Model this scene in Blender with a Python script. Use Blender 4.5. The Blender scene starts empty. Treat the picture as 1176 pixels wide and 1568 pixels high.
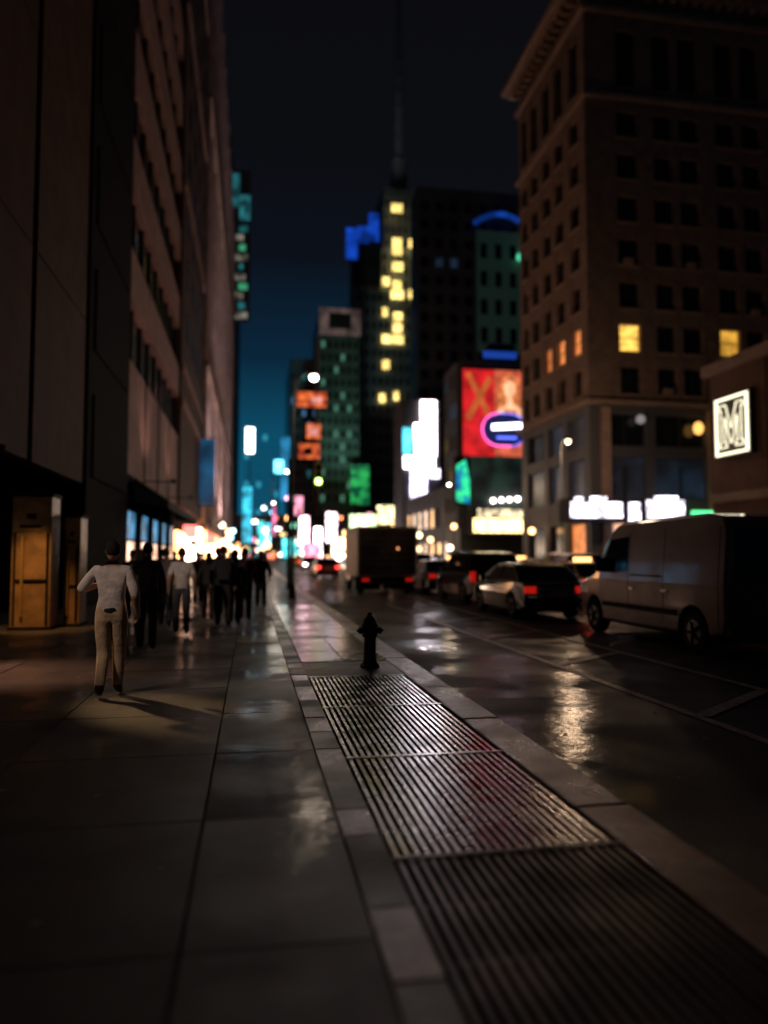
import bpy, bmesh, math, random
from mathutils import Vector, Matrix
random.seed(7)
S=bpy.context.scene
C=S.collection
S.view_settings.view_transform='Standard'; S.view_settings.look='None'; S.view_settings.exposure=0

# ---------------------------------------------------------------- materials
def M(name,col,rough=.6,metal=0,em=None,es=0,var=0.0,ns=4.0,rvar=0.0,bump=0.0,bs=40.0,stretch=None,coat=0,wet=0,spec=.5):
    m=bpy.data.materials.new(name); m.use_nodes=True
    nt=m.node_tree; b=nt.nodes['Principled BSDF']
    b.inputs['Base Color'].default_value=(*col,1); b.inputs['Roughness'].default_value=rough
    b.inputs['Metallic'].default_value=metal; b.inputs['Specular IOR Level'].default_value=spec
    if coat: b.inputs['Coat Weight'].default_value=coat; b.inputs['Coat Roughness'].default_value=.06
    if var or rvar or bump or wet:
        tc=nt.nodes.new('ShaderNodeTexCoord'); vec=tc.outputs['Object']
        if stretch:
            mp=nt.nodes.new('ShaderNodeMapping'); mp.inputs['Scale'].default_value=stretch
            nt.links.new(vec,mp.inputs['Vector']); vec=mp.outputs[0]
        n=nt.nodes.new('ShaderNodeTexNoise'); n.inputs['Scale'].default_value=ns; n.inputs['Detail'].default_value=6; n.inputs['Roughness'].default_value=.65
        nt.links.new(vec,n.inputs['Vector'])
        if var:
            mr=nt.nodes.new('ShaderNodeMapRange'); mr.inputs[1].default_value=.3; mr.inputs[2].default_value=.7
            mr.inputs[3].default_value=1-var; mr.inputs[4].default_value=1+var
            nt.links.new(n.outputs['Fac'],mr.inputs[0])
            mx=nt.nodes.new('ShaderNodeVectorMath'); mx.operation='SCALE'; mx.inputs[0].default_value=col
            nt.links.new(mr.outputs[0],mx.inputs['Scale']); nt.links.new(mx.outputs[0],b.inputs['Base Color'])
        if rvar:
            n2=nt.nodes.new('ShaderNodeTexNoise'); n2.inputs['Scale'].default_value=ns*.35; n2.inputs['Detail'].default_value=5
            nt.links.new(vec,n2.inputs['Vector'])
            mr=nt.nodes.new('ShaderNodeMapRange'); mr.inputs[1].default_value=.4; mr.inputs[2].default_value=.6
            mr.inputs[3].default_value=max(.05,rough-rvar); mr.inputs[4].default_value=min(1,rough+rvar)
            nt.links.new(n2.outputs['Fac'],mr.inputs[0]); nt.links.new(mr.outputs[0],b.inputs['Roughness'])
        if wet:
            # thin film of water lying in the low patches
            n4=nt.nodes.new('ShaderNodeTexNoise'); n4.inputs['Scale'].default_value=.6; n4.inputs['Detail'].default_value=8; n4.inputs['Roughness'].default_value=.62
            nt.links.new(vec,n4.inputs['Vector'])
            m4=nt.nodes.new('ShaderNodeMapRange'); m4.inputs[1].default_value=.46; m4.inputs[2].default_value=.62; m4.inputs[3].default_value=0; m4.inputs[4].default_value=wet
            nt.links.new(n4.outputs['Fac'],m4.inputs[0]); nt.links.new(m4.outputs[0],b.inputs['Coat Weight']); b.inputs['Coat Roughness'].default_value=.18; b.inputs['Coat IOR'].default_value=1.33
        if bump:
            n3=nt.nodes.new('ShaderNodeTexNoise'); n3.inputs['Scale'].default_value=bs; n3.inputs['Detail'].default_value=5
            nt.links.new(vec,n3.inputs['Vector'])
            bp=nt.nodes.new('ShaderNodeBump'); bp.inputs['Strength'].default_value=bump; bp.inputs['Distance'].default_value=.02
            nt.links.new(n3.outputs['Fac'],bp.inputs['Height']); nt.links.new(bp.outputs[0],b.inputs['Normal'])
            if wet:
                n5=nt.nodes.new('ShaderNodeTexNoise'); n5.inputs['Scale'].default_value=7; n5.inputs['Detail'].default_value=4; nt.links.new(vec,n5.inputs['Vector'])
                b5=nt.nodes.new('ShaderNodeBump'); b5.inputs['Strength'].default_value=.28; b5.inputs['Distance'].default_value=.02
                nt.links.new(n5.outputs['Fac'],b5.inputs['Height']); nt.links.new(b5.outputs[0],b.inputs['Coat Normal'])
    if em:
        b.inputs['Emission Color'].default_value=(*em,1); b.inputs['Emission Strength'].default_value=es
        m.cycles.emission_sampling='NONE'
    return m
def E(name,col,s,var=0.0,ns=.6,col2=None,big=False):
    """lit panel: colour broken up by noise like a printed / LED face"""
    m=bpy.data.materials.new(name); m.use_nodes=True
    nt=m.node_tree; b=nt.nodes['Principled BSDF']
    b.inputs['Base Color'].default_value=(.05,.05,.05,1); b.inputs['Roughness'].default_value=.4
    b.inputs['Emission Color'].default_value=(*col,1); b.inputs['Emission Strength'].default_value=s
    if var or col2:
        tc=nt.nodes.new('ShaderNodeTexCoord')
        n=nt.nodes.new('ShaderNodeTexNoise'); n.inputs['Scale'].default_value=ns; n.inputs['Detail'].default_value=3
        nt.links.new(tc.outputs['Object'],n.inputs['Vector'])
        r=nt.nodes.new('ShaderNodeValToRGB')
        r.color_ramp.elements[0].position=.38; r.color_ramp.elements[1].position=.62
        c2=col2 or tuple(c*(1-var) for c in col)
        r.color_ramp.elements[0].color=(*c2,1); r.color_ramp.elements[1].color=(*col,1)
        nt.links.new(n.outputs['Fac'],r.inputs[0]); nt.links.new(r.outputs[0],b.inputs['Emission Color'])
    if not big: m.cycles.emission_sampling='NONE'
    return m
asphalt=M('asphalt',(.033,.030,.031),.6,var=.35,ns=3,rvar=.12,bump=.5,bs=60,wet=.4)
lane=M('bike_lane_asphalt',(.042,.028,.024),.66,var=.5,ns=1.3,rvar=.12,bump=.6,bs=45,wet=.6)
slab=M('sidewalk_concrete',(.105,.09,.086),.6,var=.34,ns=2.2,rvar=.12,bump=.4,bs=70,wet=.55)
slab2=M('sidewalk_concrete_b',(.088,.078,.077),.54,var=.34,ns=1.7,rvar=.12,bump=.35,bs=70,wet=.65)
joint=M('joint_dirt',(.015,.015,.015),.95,spec=.1)
kerbm=M('kerb_granite',(.50,.26,.19),.33,var=.35,ns=4,rvar=.1,bump=.5,bs=50)
stripm=M('border_concrete',(.55,.37,.34),.30,var=.4,ns=3,rvar=.12,bump=.35,bs=60)
stripd=M('border_concrete_dark',(.18,.13,.125),.45,var=.4,ns=4,rvar=.12,bump=.35,bs=60)  # darker tone for every other border block
paint=M('road_paint',(.5,.42,.39),.5,var=.55,ns=7,bump=.3)
steel=M('grate_steel',(.55,.54,.58),.25,.95,var=.25,ns=9,rvar=.07,bump=.1,bs=60)
dimsteel=M('grate_steel_darkened',(.14,.12,.12),.5,.8,var=.35,ns=5,rvar=.12,bump=.2,bs=60)  # darker copy of the steel: fading near reflections put into the colour
plate=M('cellar_plate',(.18,.20,.21),.18,.8,var=.3,ns=3,rvar=.08,bump=.35,bs=14)
pit=M('pit',(.008,.008,.009),.9,spec=.1)
granite=M('brown_granite',(.10,.052,.035),.8,var=.35,ns=1.0,bump=.1,spec=.2)
darkst=M('dark_stone',(.010,.009,.009),.9,var=.2,spec=.08)
tan=M('tan_stone',(.36,.21,.18),.75,var=.3,ns=.8,bump=.1,spec=.3)
pale=M('pale_stone',(.55,.41,.39),.65,var=.35,ns=.5)
brick=M('brick_brown',(.22,.145,.115),.8,var=.3,ns=1.1,bump=.3,bs=12,spec=.3)
trim=M('trim_stone',(.33,.225,.175),.7,var=.25,ns=1.4,spec=.3)
glass=M('night_glass',(.010,.012,.015),.16)
glass2=M('far_glass',(.02,.03,.04),.3)
bluec=M('blue_grey_cladding',(.17,.22,.29),.6,var=.3,ns=.1)
greenc=M('green_grey_cladding',(.15,.22,.19),.6,var=.4,ns=.1)
darkc=M('dark_cladding',(.06,.06,.065),.6,var=.3,ns=.1)
metalk=M('black_metal',(.012,.012,.013),.75,0,spec=.2)
mullion=M('mullion',(.05,.045,.04),.5,.5)
eW=E('lamp_white',(1,.93,.82),12); eWarm=E('lamp_warm',(1,.70,.36),7); eY=E('window_yellow',(1,.56,.10),1.9,.5,1.5)
eO=E('window_orange',(1,.30,.08),1.2,.5,1.5); eYt=E('tower_window',(1,.70,.20),2.8,.5,.4)
eBlu=E('cool_window',(.10,.22,.42),.08,.85,.35)

# ---------------------------------------------------------------- mesh builder
class MB:
    def __init__(s): s.v=[];s.f=[];s.m=[];s.mats=[]
    def mi(s,m):
        if m not in s.mats: s.mats.append(m)
        return s.mats.index(m)
    def add(s,vs,fs,m):
        o=len(s.v); s.v+= [tuple(v) for v in vs]; i=s.mi(m)
        for f in fs: s.f.append([a+o for a in f]); s.m.append(i)
    def box(s,x0,x1,y0,y1,z0,z1,m):
        if x0>x1:x0,x1=x1,x0
        if y0>y1:y0,y1=y1,y0
        if z0>z1:z0,z1=z1,z0
        s.add([(x0,y0,z0),(x1,y0,z0),(x1,y1,z0),(x0,y1,z0),(x0,y0,z1),(x1,y0,z1),(x1,y1,z1),(x0,y1,z1)],
          [(0,3,2,1),(4,5,6,7),(0,1,5,4),(1,2,6,5),(2,3,7,6),(3,0,4,7)],m)
    def tube(s,pts,rs,m,n=10,cap=True):
        pts=[Vector(p) for p in pts]; vs=[];fs=[]
        if not hasattr(rs,'__len__'): rs=[rs]*len(pts)
        for i,p in enumerate(pts):
            d=(pts[min(i+1,len(pts)-1)]-pts[max(i-1,0)]).normalized()
            a=Vector((0,0,1)) if abs(d.z)<.9 else Vector((0,1,0))
            u=d.cross(a).normalized(); w=d.cross(u).normalized()
            for k in range(n):
                t=2*math.pi*k/n; vs.append(p+(u*math.cos(t)+w*math.sin(t))*rs[i])
        for i in range(len(pts)-1):
            for k in range(n):
                a=i*n+k;b=i*n+(k+1)%n; fs.append((a,b,b+n,a+n))
        if cap: fs.append(tuple(range(n))[::-1]); fs.append(tuple(range((len(pts)-1)*n,len(pts)*n)))
        s.add(vs,fs,m)
    def ball(s,c,r,m,n=12,k=8):
        rx,ry,rz=r if hasattr(r,'__len__') else (r,r,r)
        vs=[];fs=[]
        for i in range(k+1):
            a=math.pi*i/k
            for j in range(n):
                t=2*math.pi*j/n; vs.append((c[0]+rx*math.sin(a)*math.cos(t),c[1]+ry*math.sin(a)*math.sin(t),c[2]+rz*math.cos(a)))
        for i in range(k):
            for j in range(n):
                a=i*n+j;b=i*n+(j+1)%n; fs.append((a,a+n,b+n,b))
        s.add(vs,fs,m)
    def prism(s,prof,hw,m):
        n=len(prof); vs=[(-hw(y,z),y,z) for y,z in prof]+[(hw(y,z),y,z) for y,z in prof]
        fs=[tuple(range(n)),tuple(range(n,2*n))[::-1]]+[(i,i+n,(i+1)%n+n,(i+1)%n) for i in range(n)]
        s.add(vs,fs,m)
    def build(s,name,parent=None,bevel=0,smooth=False,loc=None):
        me=bpy.data.meshes.new(name); me.from_pydata(s.v,[],s.f)
        for m in s.mats: me.materials.append(m)
        me.polygons.foreach_set('material_index',s.m)
        bm=bmesh.new(); bm.from_mesh(me); bmesh.ops.recalc_face_normals(bm,faces=bm.faces); bm.to_mesh(me); bm.free()
        if smooth: me.polygons.foreach_set('use_smooth',[True]*len(me.polygons))
        ob=bpy.data.objects.new(name,me); C.objects.link(ob)
        if parent: ob.parent=parent
        if loc: ob.location=loc
        if bevel:
            b=ob.modifiers.new('bevel','BEVEL'); b.width=bevel; b.segments=3; b.limit_method='ANGLE'; b.angle_limit=math.radians(25); b.harden_normals=False
        return ob
def root(name,loc=(0,0,0),rz=0):
    e=bpy.data.objects.new(name,None); C.objects.link(e); e.location=loc; e.rotation_euler=(0,0,rz); e.empty_display_size=.3; return e
def fb(mb,side,pl,a0,a1,d0,d1,z0,z1,m):
    if side=='S': mb.box(a0,a1,pl-d1,pl-d0,z0,z1,m)
    elif side=='W': mb.box(pl-d1,pl-d0,a0,a1,z0,z1,m)
    else: mb.box(pl+d0,pl+d1,a0,a1,z0,z1,m)
def wall(mb,side,pl,a0,a1,z0,z1,ai,zi,m,th=.35,sill=None,lit={},lp=0,lm=None,bars=None):
    """solid wall with real openings: ai = opening spans, zi = opening heights"""
    e=a0
    for (p,q) in ai:
        if p>e: fb(mb,side,pl,e,p,0.002,th,z0,z1,m)
        e=q
    if a1>e: fb(mb,side,pl,e,a1,0.002,th,z0,z1,m)
    for i,(p,q) in enumerate(ai):
        e=z0
        for j,(u,w) in enumerate(zi):
            if u>e: fb(mb,side,pl,p,q,0.002,th-.04,e,u,m)
            e=w
            if sill: fb(mb,side,pl,p-.12,q+.12,th+.002,th+.12,u-.18,u-.02,sill)
            l=lit.get((i,j))
            if bars:
                mid=(p+q)/2
                if not l: fb(mb,side,pl,mid-.03,mid+.03,.03,.09,u,w,bars)
                fb(mb,side,pl,p,q,.095,.15,(u+w)/2-.03,(u+w)/2+.03,bars)
            if l is None and lp and random.random()<lp: l=lm if not isinstance(lm,list) else random.choice(lm)
            if l: fb(mb,side,pl,p+.03,q-.03,.004,.022,u+.03,w-.03,l)
        if z1>e: fb(mb,side,pl,p,q,0.002,th-.04,e,z1,m)
def grid(a0,a1,n,frac):
    s=(a1-a0)/n; return [(a0+s*(i+.5-frac/2),a0+s*(i+.5+frac/2)) for i in range(n)]
def add_point(nm,loc,p,col,r=.15,parent=None):
    d=bpy.data.lights.new(nm,'POINT'); d.energy=p; d.color=col; d.shadow_soft_size=r
    o=bpy.data.objects.new(nm,d); C.objects.link(o); o.location=loc
    if parent: o.parent=parent
def spot(nm,loc,tgt,p,col,ang,blend=.4,r=.08,parent=None):
    d=bpy.data.lights.new(nm,'SPOT'); d.energy=p; d.color=col; d.spot_size=math.radians(ang); d.spot_blend=blend; d.shadow_soft_size=r
    o=bpy.data.objects.new(nm,d); C.objects.link(o); o.location=loc
    o.rotation_euler=(Vector(tgt)-Vector(loc)).to_track_quat('-Z','Y').to_euler()
    if parent: o.parent=parent

# ---------------------------------------------------------------- ground
g=MB(); g.box(-900,900,-60,2500,-.6,-.13,asphalt); g.build('ground')
r=MB(); r.box(2.42,22,-6,700,-.128,-.12,asphalt); r.build('road')
b=MB(); b.box(2.42,4.6,-6,90,-.119,-.112,lane); b.build('bike_lane')
mk=MB()
def dash(x0,y0,x1,y1,w,z=-.106):
    d=Vector((x1-x0,y1-y0)).normalized(); n=Vector((-d.y,d.x))*w/2
    mk.add([(x0+n.x,y0+n.y,z),(x0-n.x,y0-n.y,z),(x1-n.x,y1-n.y,z),(x1+n.x,y1+n.y,z)],[(0,1,2,3)],paint)
dash(4.68,-3,4.68,26,.12); dash(4.68,40,4.68,90,.11); dash(6.42,-3,6.42,60,.12)
y=-.2
while y<46:
    dash(4.75,y,6.35,y+1.2,.16); y+=3.8
for y in range(16,90,7): dash(10.3,y,10.3,y+3,.12)
mk.build('lane_markings')
mh=MB(); mh.tube([(3.4,13.5,-.118),(3.4,13.5,-.104)],.36,plate,28); mh.tube([(3.4,13.5,-.118),(3.4,13.5,-.108)],.42,kerbm,28)
for k in range(6): mh.box(3.15,3.65,13.26+k*.09,13.29+k*.09,-.104,-.098,plate)
mh.build('manhole_cover')
sw=MB(); sw.box(-9,.53,-6,230,-.13,-.022,joint)
ys=-4.55-1.55
while ys<70:
    for k,(x0,x1) in enumerate([(-8.9,-6.4),(-6.4,-4.85),(-4.85,-3.33),(-3.33,-1.8),(-1.8,-.27),(-.27,.53)]):
        g_=.008; t=[random.uniform(-.003,.003) for _ in range(4)]
        a=(x0+g_,ys+g_);c=(x1-g_,ys+1.55-g_)
        m=slab if random.random()<.6 else slab2
        sw.add([(a[0],a[1],-.03),(c[0],a[1],-.03),(c[0],c[1],-.03),(a[0],c[1],-.03),(a[0],a[1],t[0]),(c[0],a[1],t[1]),(c[0],c[1],t[2]),(a[0],c[1],t[3])],
          [(4,5,6,7),(0,1,5,4),(1,2,6,5),(2,3,7,6),(3,0,4,7)],m)
    ys+=1.55
sw.box(-9,.53,ys,230,-.021,0,slab)
sw.box(.745,2.04,10.05,11.35,-.13,-.002,slab2); sw.box(.745,2.04,24.6,230,-.13,-.002,slab)
sw.build('sidewalk')
st=MB(); y=-6; k=0
while y<90:
    l=random.choice([.45,.6,.9]); h=random.uniform(0,.008); k+=1
    st.box(.535,.74,y+.008,y+l-.008,-.12,h,stripm if k%2 else stripd); y+=l
st.build('sidewalk_border')
kb=MB(); y=-6
while y<120:
    l=random.choice([1.8,2.2,2.6]); kb.box(2.05,2.42,y+.006,y+l-.006,-.3,random.uniform(-.004,.006),kerbm); y+=l
kb.build('kerb',bevel=.02)
gr=MB(); gr.box(.745,2.045,-.05,10.02,-.13,-.1,pit)
x=.77
while x<2.02:
    for (p,q) in [(0,1.98),(2.02,3.98),(4.02,5.98),(6.02,7.98),(8.02,9.98)]:
        h=-.003+random.uniform(-.003,.002); mt=steel if p>3.5 else dimsteel
        gr.box(x,x+.026,p,q,h-.008,h,mt); gr.box(x+.004,x+.022,p,q,-.07,h-.0085,pit)  # bar bodies blackened, painting the shade between bars
    x+=.0575
for yy in (5.98,7.98,9.98): gr.box(.75,2.04,yy,yy+.04,-.07,.001,steel)
for yy in (-.04,1.98,3.98): gr.box(.75,2.04,yy,yy+.04,-.07,.001,dimsteel)
for yy in [.5+.5*i for i in range(19)]: gr.box(.75,2.04,yy,yy+.008,-.06,-.03,dimsteel)
gr.build('ventilation_grate')
cp=MB(); cp.box(.745,2.045,-6,-.06,-.13,-.006,M('asphalt_patch',(.02,.02,.021),.75,var=.4,ns=4,rvar=.1,bump=.5,bs=50,spec=.3)); cp.build('pavement_patch')
cd=MB()
for (p,q) in [(11.4,14.6),(14.7,17.9),(18,21.2),(21.3,24.5)]:
    cd.box(.76,1.38,p,q,-.13,.002,plate); cd.box(1.40,2.03,p,q,-.13,.001,plate)
    for s_ in (1.3,1.48): cd.box(s_-.05,s_+.05,p+.2,p+.24,.0,.008,steel)
cd.build('cellar_hatch',bevel=.003)
rs=MB(); rs.box(22.2,40,-6,47,-.128,0,slab); rs.box(22.2,40,51,700,-.127,.003,slab); rs.box(22,22.19,-6,47,-.128,.012,kerbm); rs.build('far_sidewalk')
lt=MB(); lm=M('litter_paper',(.5,.48,.45),.7)
for i in range(70):
    x=random.choice([random.uniform(-4,.4),random.uniform(2.5,4.4)]); y=random.uniform(3.5,20); z=.004 if x<2 else -.109
    a=random.uniform(0,6); s_=random.uniform(.008,.03)
    lt.add([(x+math.cos(a+k*1.57)*s_*(1+.6*(k%2)),y+math.sin(a+k*1.57)*s_,z+.006*(k%2)) for k in range(4)],[(0,1,2,3)],lm)
lt.build('litter')

# ---------------------------------------------------------------- left buildings
B=root('granite_office_tower'); m=MB()
m.box(-25,-5.35,-6,23.7,4.0,60,darkst)
m.box(-25,-8.5,-6,23.7,0,4,darkst)
for yy in [-6,-1.2,3.6,8.4,13.2,18.3]:
    zz=3.72
    while zz<58:
        w=4.74 if yy<18 else 5.3
        m.box(-5.35,-5.0+random.uniform(0,.01),yy+.03,yy+w,zz+.02,zz+4.95,granite); zz+=4.97
m.box(-5.6,-4.92,23.7,31.3,0,60,darkst)
for zz in range(4,58,4): m.box(-5.5,-4.86,24.4,30.6,zz,zz+2.6,darkst)
for yy in (3,8.4): m.box(-6.3,-5.2,yy,yy+.9,0,3.72,granite)
m.build('walls',B,bevel=.02)
l=MB()
l.box(-8.45,-8.4,-5,22,.2,3.4,glass)
for yy in range(-5,23,2): l.box(-8.38,-8.28,yy,yy+.08,.1,3.5,mullion)
l.box(-8.38,-8.28,-5,22.5,2.4,2.5,mullion)
l.ball((-5.35,16.2,2.05),(.05,.05,.05),eWarm)
l.build('lobby_glazing',B)

B=root('terrace_office_building'); m=MB()
m.box(-25,-5.3,31.3,51.8,0,62,glass)
zz=9.6
m.box(-5.3,-4.95,31.35,51.8,4.9,9.6,tan)
for yy in (36,41,46): m.box(-4.95,-4.9,yy,yy+.15,4.9,9.58,darkst)
while zz<60:
    m.box(-5.3,-4.95,31.35,51.8,zz+2.6,zz+4.7,tan)
    for yy in [33.5+2.6*k for k in range(7)]: m.box(-5.3,-5.15,yy,yy+.15,zz,zz+2.6,mullion)
    zz+=4.7
for yy in (31.4,35.5,39.6,43.7,47.8): m.box(-5.3,-4.98,yy,yy+.5,0,4.9,darkst)
shopm=E('shop_blue',(.10,.45,.8),.9,.9,1.2,(.02,.06,.12))
for yy in (31.95,36.05,40.15,44.25,48.35): m.box(-5.28,-5.2,yy,yy+3.5,2.3,3.5,shopm); m.box(-5.28,-5.22,yy,yy+3.5,.5,2.2,E('shop_%d'%yy,(1,.6,.4),3,.9,1.3,(.08,.04,.02)))
m.build('walls',B,bevel=.015)
aw=MB(); cloth=M('awning_canvas',(.02,.02,.022),.8,spec=.2)
aw.add([(-4.93,33,4.9),(-4.93,50,4.9),(-3.5,50,3.9),(-3.5,33,3.9),(-3.5,50,3.6),(-3.5,33,3.6),(-4.93,33,3.9),(-4.93,50,3.9)],[(0,1,2,3),(3,2,4,5),(0,3,5,6),(1,7,4,2)],cloth)
aw.build('awning',B)
fl_=MB()
for yy in (36,46): fl_.box(-3.7,-3.5,yy-.2,yy+.2,4.95,5.1,metalk); fl_.tube([(-4.9,yy,5.0),(-3.7,yy,5.0)],.03,metalk)
fl_.build('added_floodlight',B)  # housings for the added facade spots
for yy in (36,46): spot('added_wash',(-3.6,yy,5.2),(-5.2,yy+.5,15),230,(1,.64,.54),110,1,.2,B)  # added spots that brighten the tan facade

B=root('brown_pier_building'); m=MB()
m.box(-25,-5.2,51.85,74,0,70,darkst)
m.box(-5.2,-4.8,51.9,73.9,5,70,M('brown_render',(.10,.055,.043),.8,var=.2,ns=.6,spec=.2))
for zz in (11.6,14.0,27,40,53): m.box(-4.8,-4.62,51.9,73.9,zz,zz+.7,tan)
for zz in range(17,66,4):
    for yy in (55,60,65,70): m.box(-4.8,-4.74,yy,yy+1.6,zz,zz+2,glass)
m.build('walls',B)

B=root('pale_stone_tower'); m=MB()
m.box(-25,-5.4,74.1,172,0,75,glass)
wall(m,'E',-5.4,74.1,172,4.6,75,grid(74.1,172,26,.5),[(z0,z0+2.1) for z0 in [6+3.6*k for k in range(19)]],pale,.4,lp=.08,lm=[eY,E('dim_warm',(1,.55,.4),.5)])
for yy in [74.1+7.53*k for k in range(14)]: m.box(-5.0,-4.45,yy-.01,yy+.9,4.6,75,pale)
for zz in (4.2,20,47): m.box(-5.0,-4.3,74.05,172.1,zz,zz+.5,trim)
for yy in (78,92,110,135): m.box(-3.2,-3.0,yy-.3,yy+.3,4.75,4.95,metalk); m.tube([(-4.4,yy,4.6),(-3.1,yy,4.75)],.04,metalk)  # housings for the added spots on this facade
m.build('walls',B)
for yy in (78,92,110,135): spot('added_wash',(-3.1,yy,5.1),(-4.9,yy+8,32),6000,(1,.76,.76),80,1,.3,B)  # added spots brighten the pale facade in place of billboard light
sf=MB()
shops=[E('shop_w1',(1,.80,.60),14,.6,.5,big=True),E('shop_w2',(1,.50,.18),11,.6,.5,big=True),E('shop_w3',(1,.4,.12),9.,.6,.5),E('shop_w4',(1,.7,.5),12,.6,.5),E('shop_w5',(.9,.12,.1),5,.4,.5),E('shop_teal',(.1,.7,.8),4,.4,.5)]
yy=53
while yy<170:
    w=random.uniform(2,4.5); mm=random.choice(shops[:4]+shops)
    z0=random.uniform(.4,1.2); sf.box(-5.2,-5.0,yy,yy+w,z0,z0+random.uniform(1.4,2.4),mm)
    if random.random()<.8: sf.box(-5.2,-4.2,yy,yy+.3,2.9,3.9,random.choice(shops[:5]))
    yy+=w+random.uniform(.5,2.5)
sf.build('shop_fronts',B)

B=root('hanging_banner'); m=MB()
m.box(-4.75,-3.35,70,70.12,6.2,12.2,E('banner_blue',(.02,.20,.45),.42,.7,.5)); m.tube([(-5,70.06,12.4),(-3.2,70.06,12.4)],.05,metalk); m.tube([(-5,70.06,6.1),(-3.2,70.06,6.1)],.05,metalk); m.build('panel',B)
B=root('blade_sign'); m=MB()
te=E('sign_teal',(.05,.42,.48),.42,.85,.4); pw=E('sign_pale',(.75,.68,.55),.36,.9,.5)
m.box(-5.4,-1.0,175,176,56,92,darkc)
m.box(-5.2,-3.6,174.8,174.95,83,91,te); m.box(-3.5,-1.1,174.8,174.95,80,86,te)
for k in range(10): m.box(-4.4+.8*(k%2),-1.6-.5*(k%3),174.8,174.95,56.5+k*2.3,58+k*2.3,[pw,te,pw,E('sign_green',(.1,.7,.35),.6,.5,.5)][k%4])
m.build('panel',B)
B=root('dark_corner_building'); m=MB(); m.box(-40,-5.6,174.8,300,0,100,glass2)
wall(m,'S',174.7,-40,-5.7,0,100,[],[],darkc,.3)
wall(m,'E',-5.6,174.9,300,0,96,grid(175,300,20,.55),[(z0,z0+2) for z0 in range(5,94,4)],darkc,.3,lp=.05,lm=[eY,te])
m.build('walls',B)

# ---------------------------------------------------------------- centre distance
B=root('glass_tower'); m=MB()
tf=M('teal_glow_frame',(.05,.09,.11),.5,em=(.004,.07,.13),es=.95)  # frame and glass glow teal to stand in for street haze
m.box(-3.6,11.5,320,350,0,56,M('teal_glow_glass',(.02,.06,.08),.4,em=(.004,.08,.145),es=.9))
wall(m,'S',320,-3.6,11.5,0,56,grid(-3.6,11.5,6,.75),[(z0,z0+2.6) for z0 in range(2,52,4)],tf,.4,lp=.14,lm=[E('teal_lit',(.05,.5,.7),.6)])
m.build('walls',B)
B=root('blue_office_block'); m=MB()
m.box(12,21,245,280,0,66,glass2)
wall(m,'S',245,12,21,0,66,grid(12,21,5,.6),[(z0,z0+2.2) for z0 in range(3,62,4)],bluec,.4,lp=.14,lm=[E('blue_lit',(.1,.3,.6),.5),te])
m.build('walls',B)
for nm,x0,x1,yy,z0,z1,mt in [('vertical_sign',-1.3,.3,150,21.8,26.8,E('rod_white',(.85,.93,1),8)),('vertical_sign',7.4,9.8,200,16,33,E('strip_blue',(.03,.35,.7),1.0,.6,.3)),('projecting_sign',4.3,6.1,150,17.9,20.5,E('cyan',(.15,.75,.95),4)),('vertical_sign',-1.8,.0,150,4,15,E('strip_teal',(.03,.42,.6),2.6,.85,.5,big=True)),('vertical_sign',1.0,1.8,110,2.2,6.5,E('strip_cyan',(.06,.6,.6),3.5,.8,.8,big=True)),('vertical_sign',4.6,5.4,175,6,13,E('strip_mag',(.9,.2,.45),2.2,.7,.5))]:
    B=root(nm,(0,0,0)); m=MB(); m.box(x0,x1,yy,yy+.3,z0,z1,mt); m.box(x0-.1,x1+.1,yy+.302,yy+.5,z0-.2,z1+.2,metalk); m.tube([((x0+x1)/2,yy+.7,0),((x0+x1)/2,yy+.7,z1)],.1,metalk); m.build('panel',B)
B=root('led_billboard'); m=MB(); oo=E('orange_led',(1,.20,.05),1.1,.85,.55,(.25,.02,.01)); pk=E('pink_led',(1,.4,.35),1.1,.7,.4)
m.box(10.5,17.6,180,180.4,37.4,41,oo); m.box(12.8,16.2,180,180.4,29.7,33.2,oo); m.box(11,16.0,180,180.4,24.8,28.4,oo); m.box(13.3,15.6,179.9,179.99,30.4,32.4,pk); m.box(12.2,14.2,179.9,179.99,25.6,27.4,metalk); m.box(14,16.5,179.9,179.99,38.2,39.8,pk)
m.box(13.8,14.4,180.5,181,0,42,metalk); m.build('panels',B)

B=root('green_grey_tower'); m=MB()
m.box(20.3,32.6,230,260,0,78,glass2)
wall(m,'S',230,20.3,32.6,0,70,grid(20.3,32.6,6,.55),[(z0,z0+2.2) for z0 in range(18,68,4)],greenc,.5,lp=.12,lm=[E('gr_lit',(.2,.6,.4),.3)])
wall(m,'W',20.3,230.3,260,0,70,grid(230,260,10,.5),[(z0,z0+2.2) for z0 in range(18,68,4)],pale,.4)
m.box(20,33,229.3,229.6,70,78.5,E('pale_crown',(.55,.36,.33),.2,.7,.3)); m.box(23,30,229.1,229.29,72,77,darkc)
m.box(29.5,35,225,225.5,17,29,E('green_sign',(.03,.55,.12),.9,.9,.4,(.0,.05,.03))); m.box(30.5,34.5,225.6,229,0,29,darkc)
m.build('walls',B)
spot('added_flood_green',(27,205,15),(26,230,48),11000,(.45,1,.8),70,1,1,B)  # added fill spot without a fixture, lifts the green facade
B=root('setback_skyscraper'); m=MB()
m.box(36,58,260,300,0,96,glass2); m.box(40,58,262,300,96,112,glass2); m.box(46.3,58,264,300,112,136,glass2)
for (a0,a1,pl,z0,z1,n) in [(36,58,260,0,96,9),(40,58,262,96,112,7),(46.3,58,264,112,136,5)]:
    wall(m,'S',pl,a0,a1,z0,z1,grid(a0,a1,n,.5),[(zz,zz+2.6) for zz in range(int(z0)+2,int(z1)-3,5)],bluec,.6)
wall(m,'W',36,260.1,300,0,96,grid(260,300,12,.5),[(zz,zz+2.6) for zz in range(4,92,5)],bluec,.5)
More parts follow.
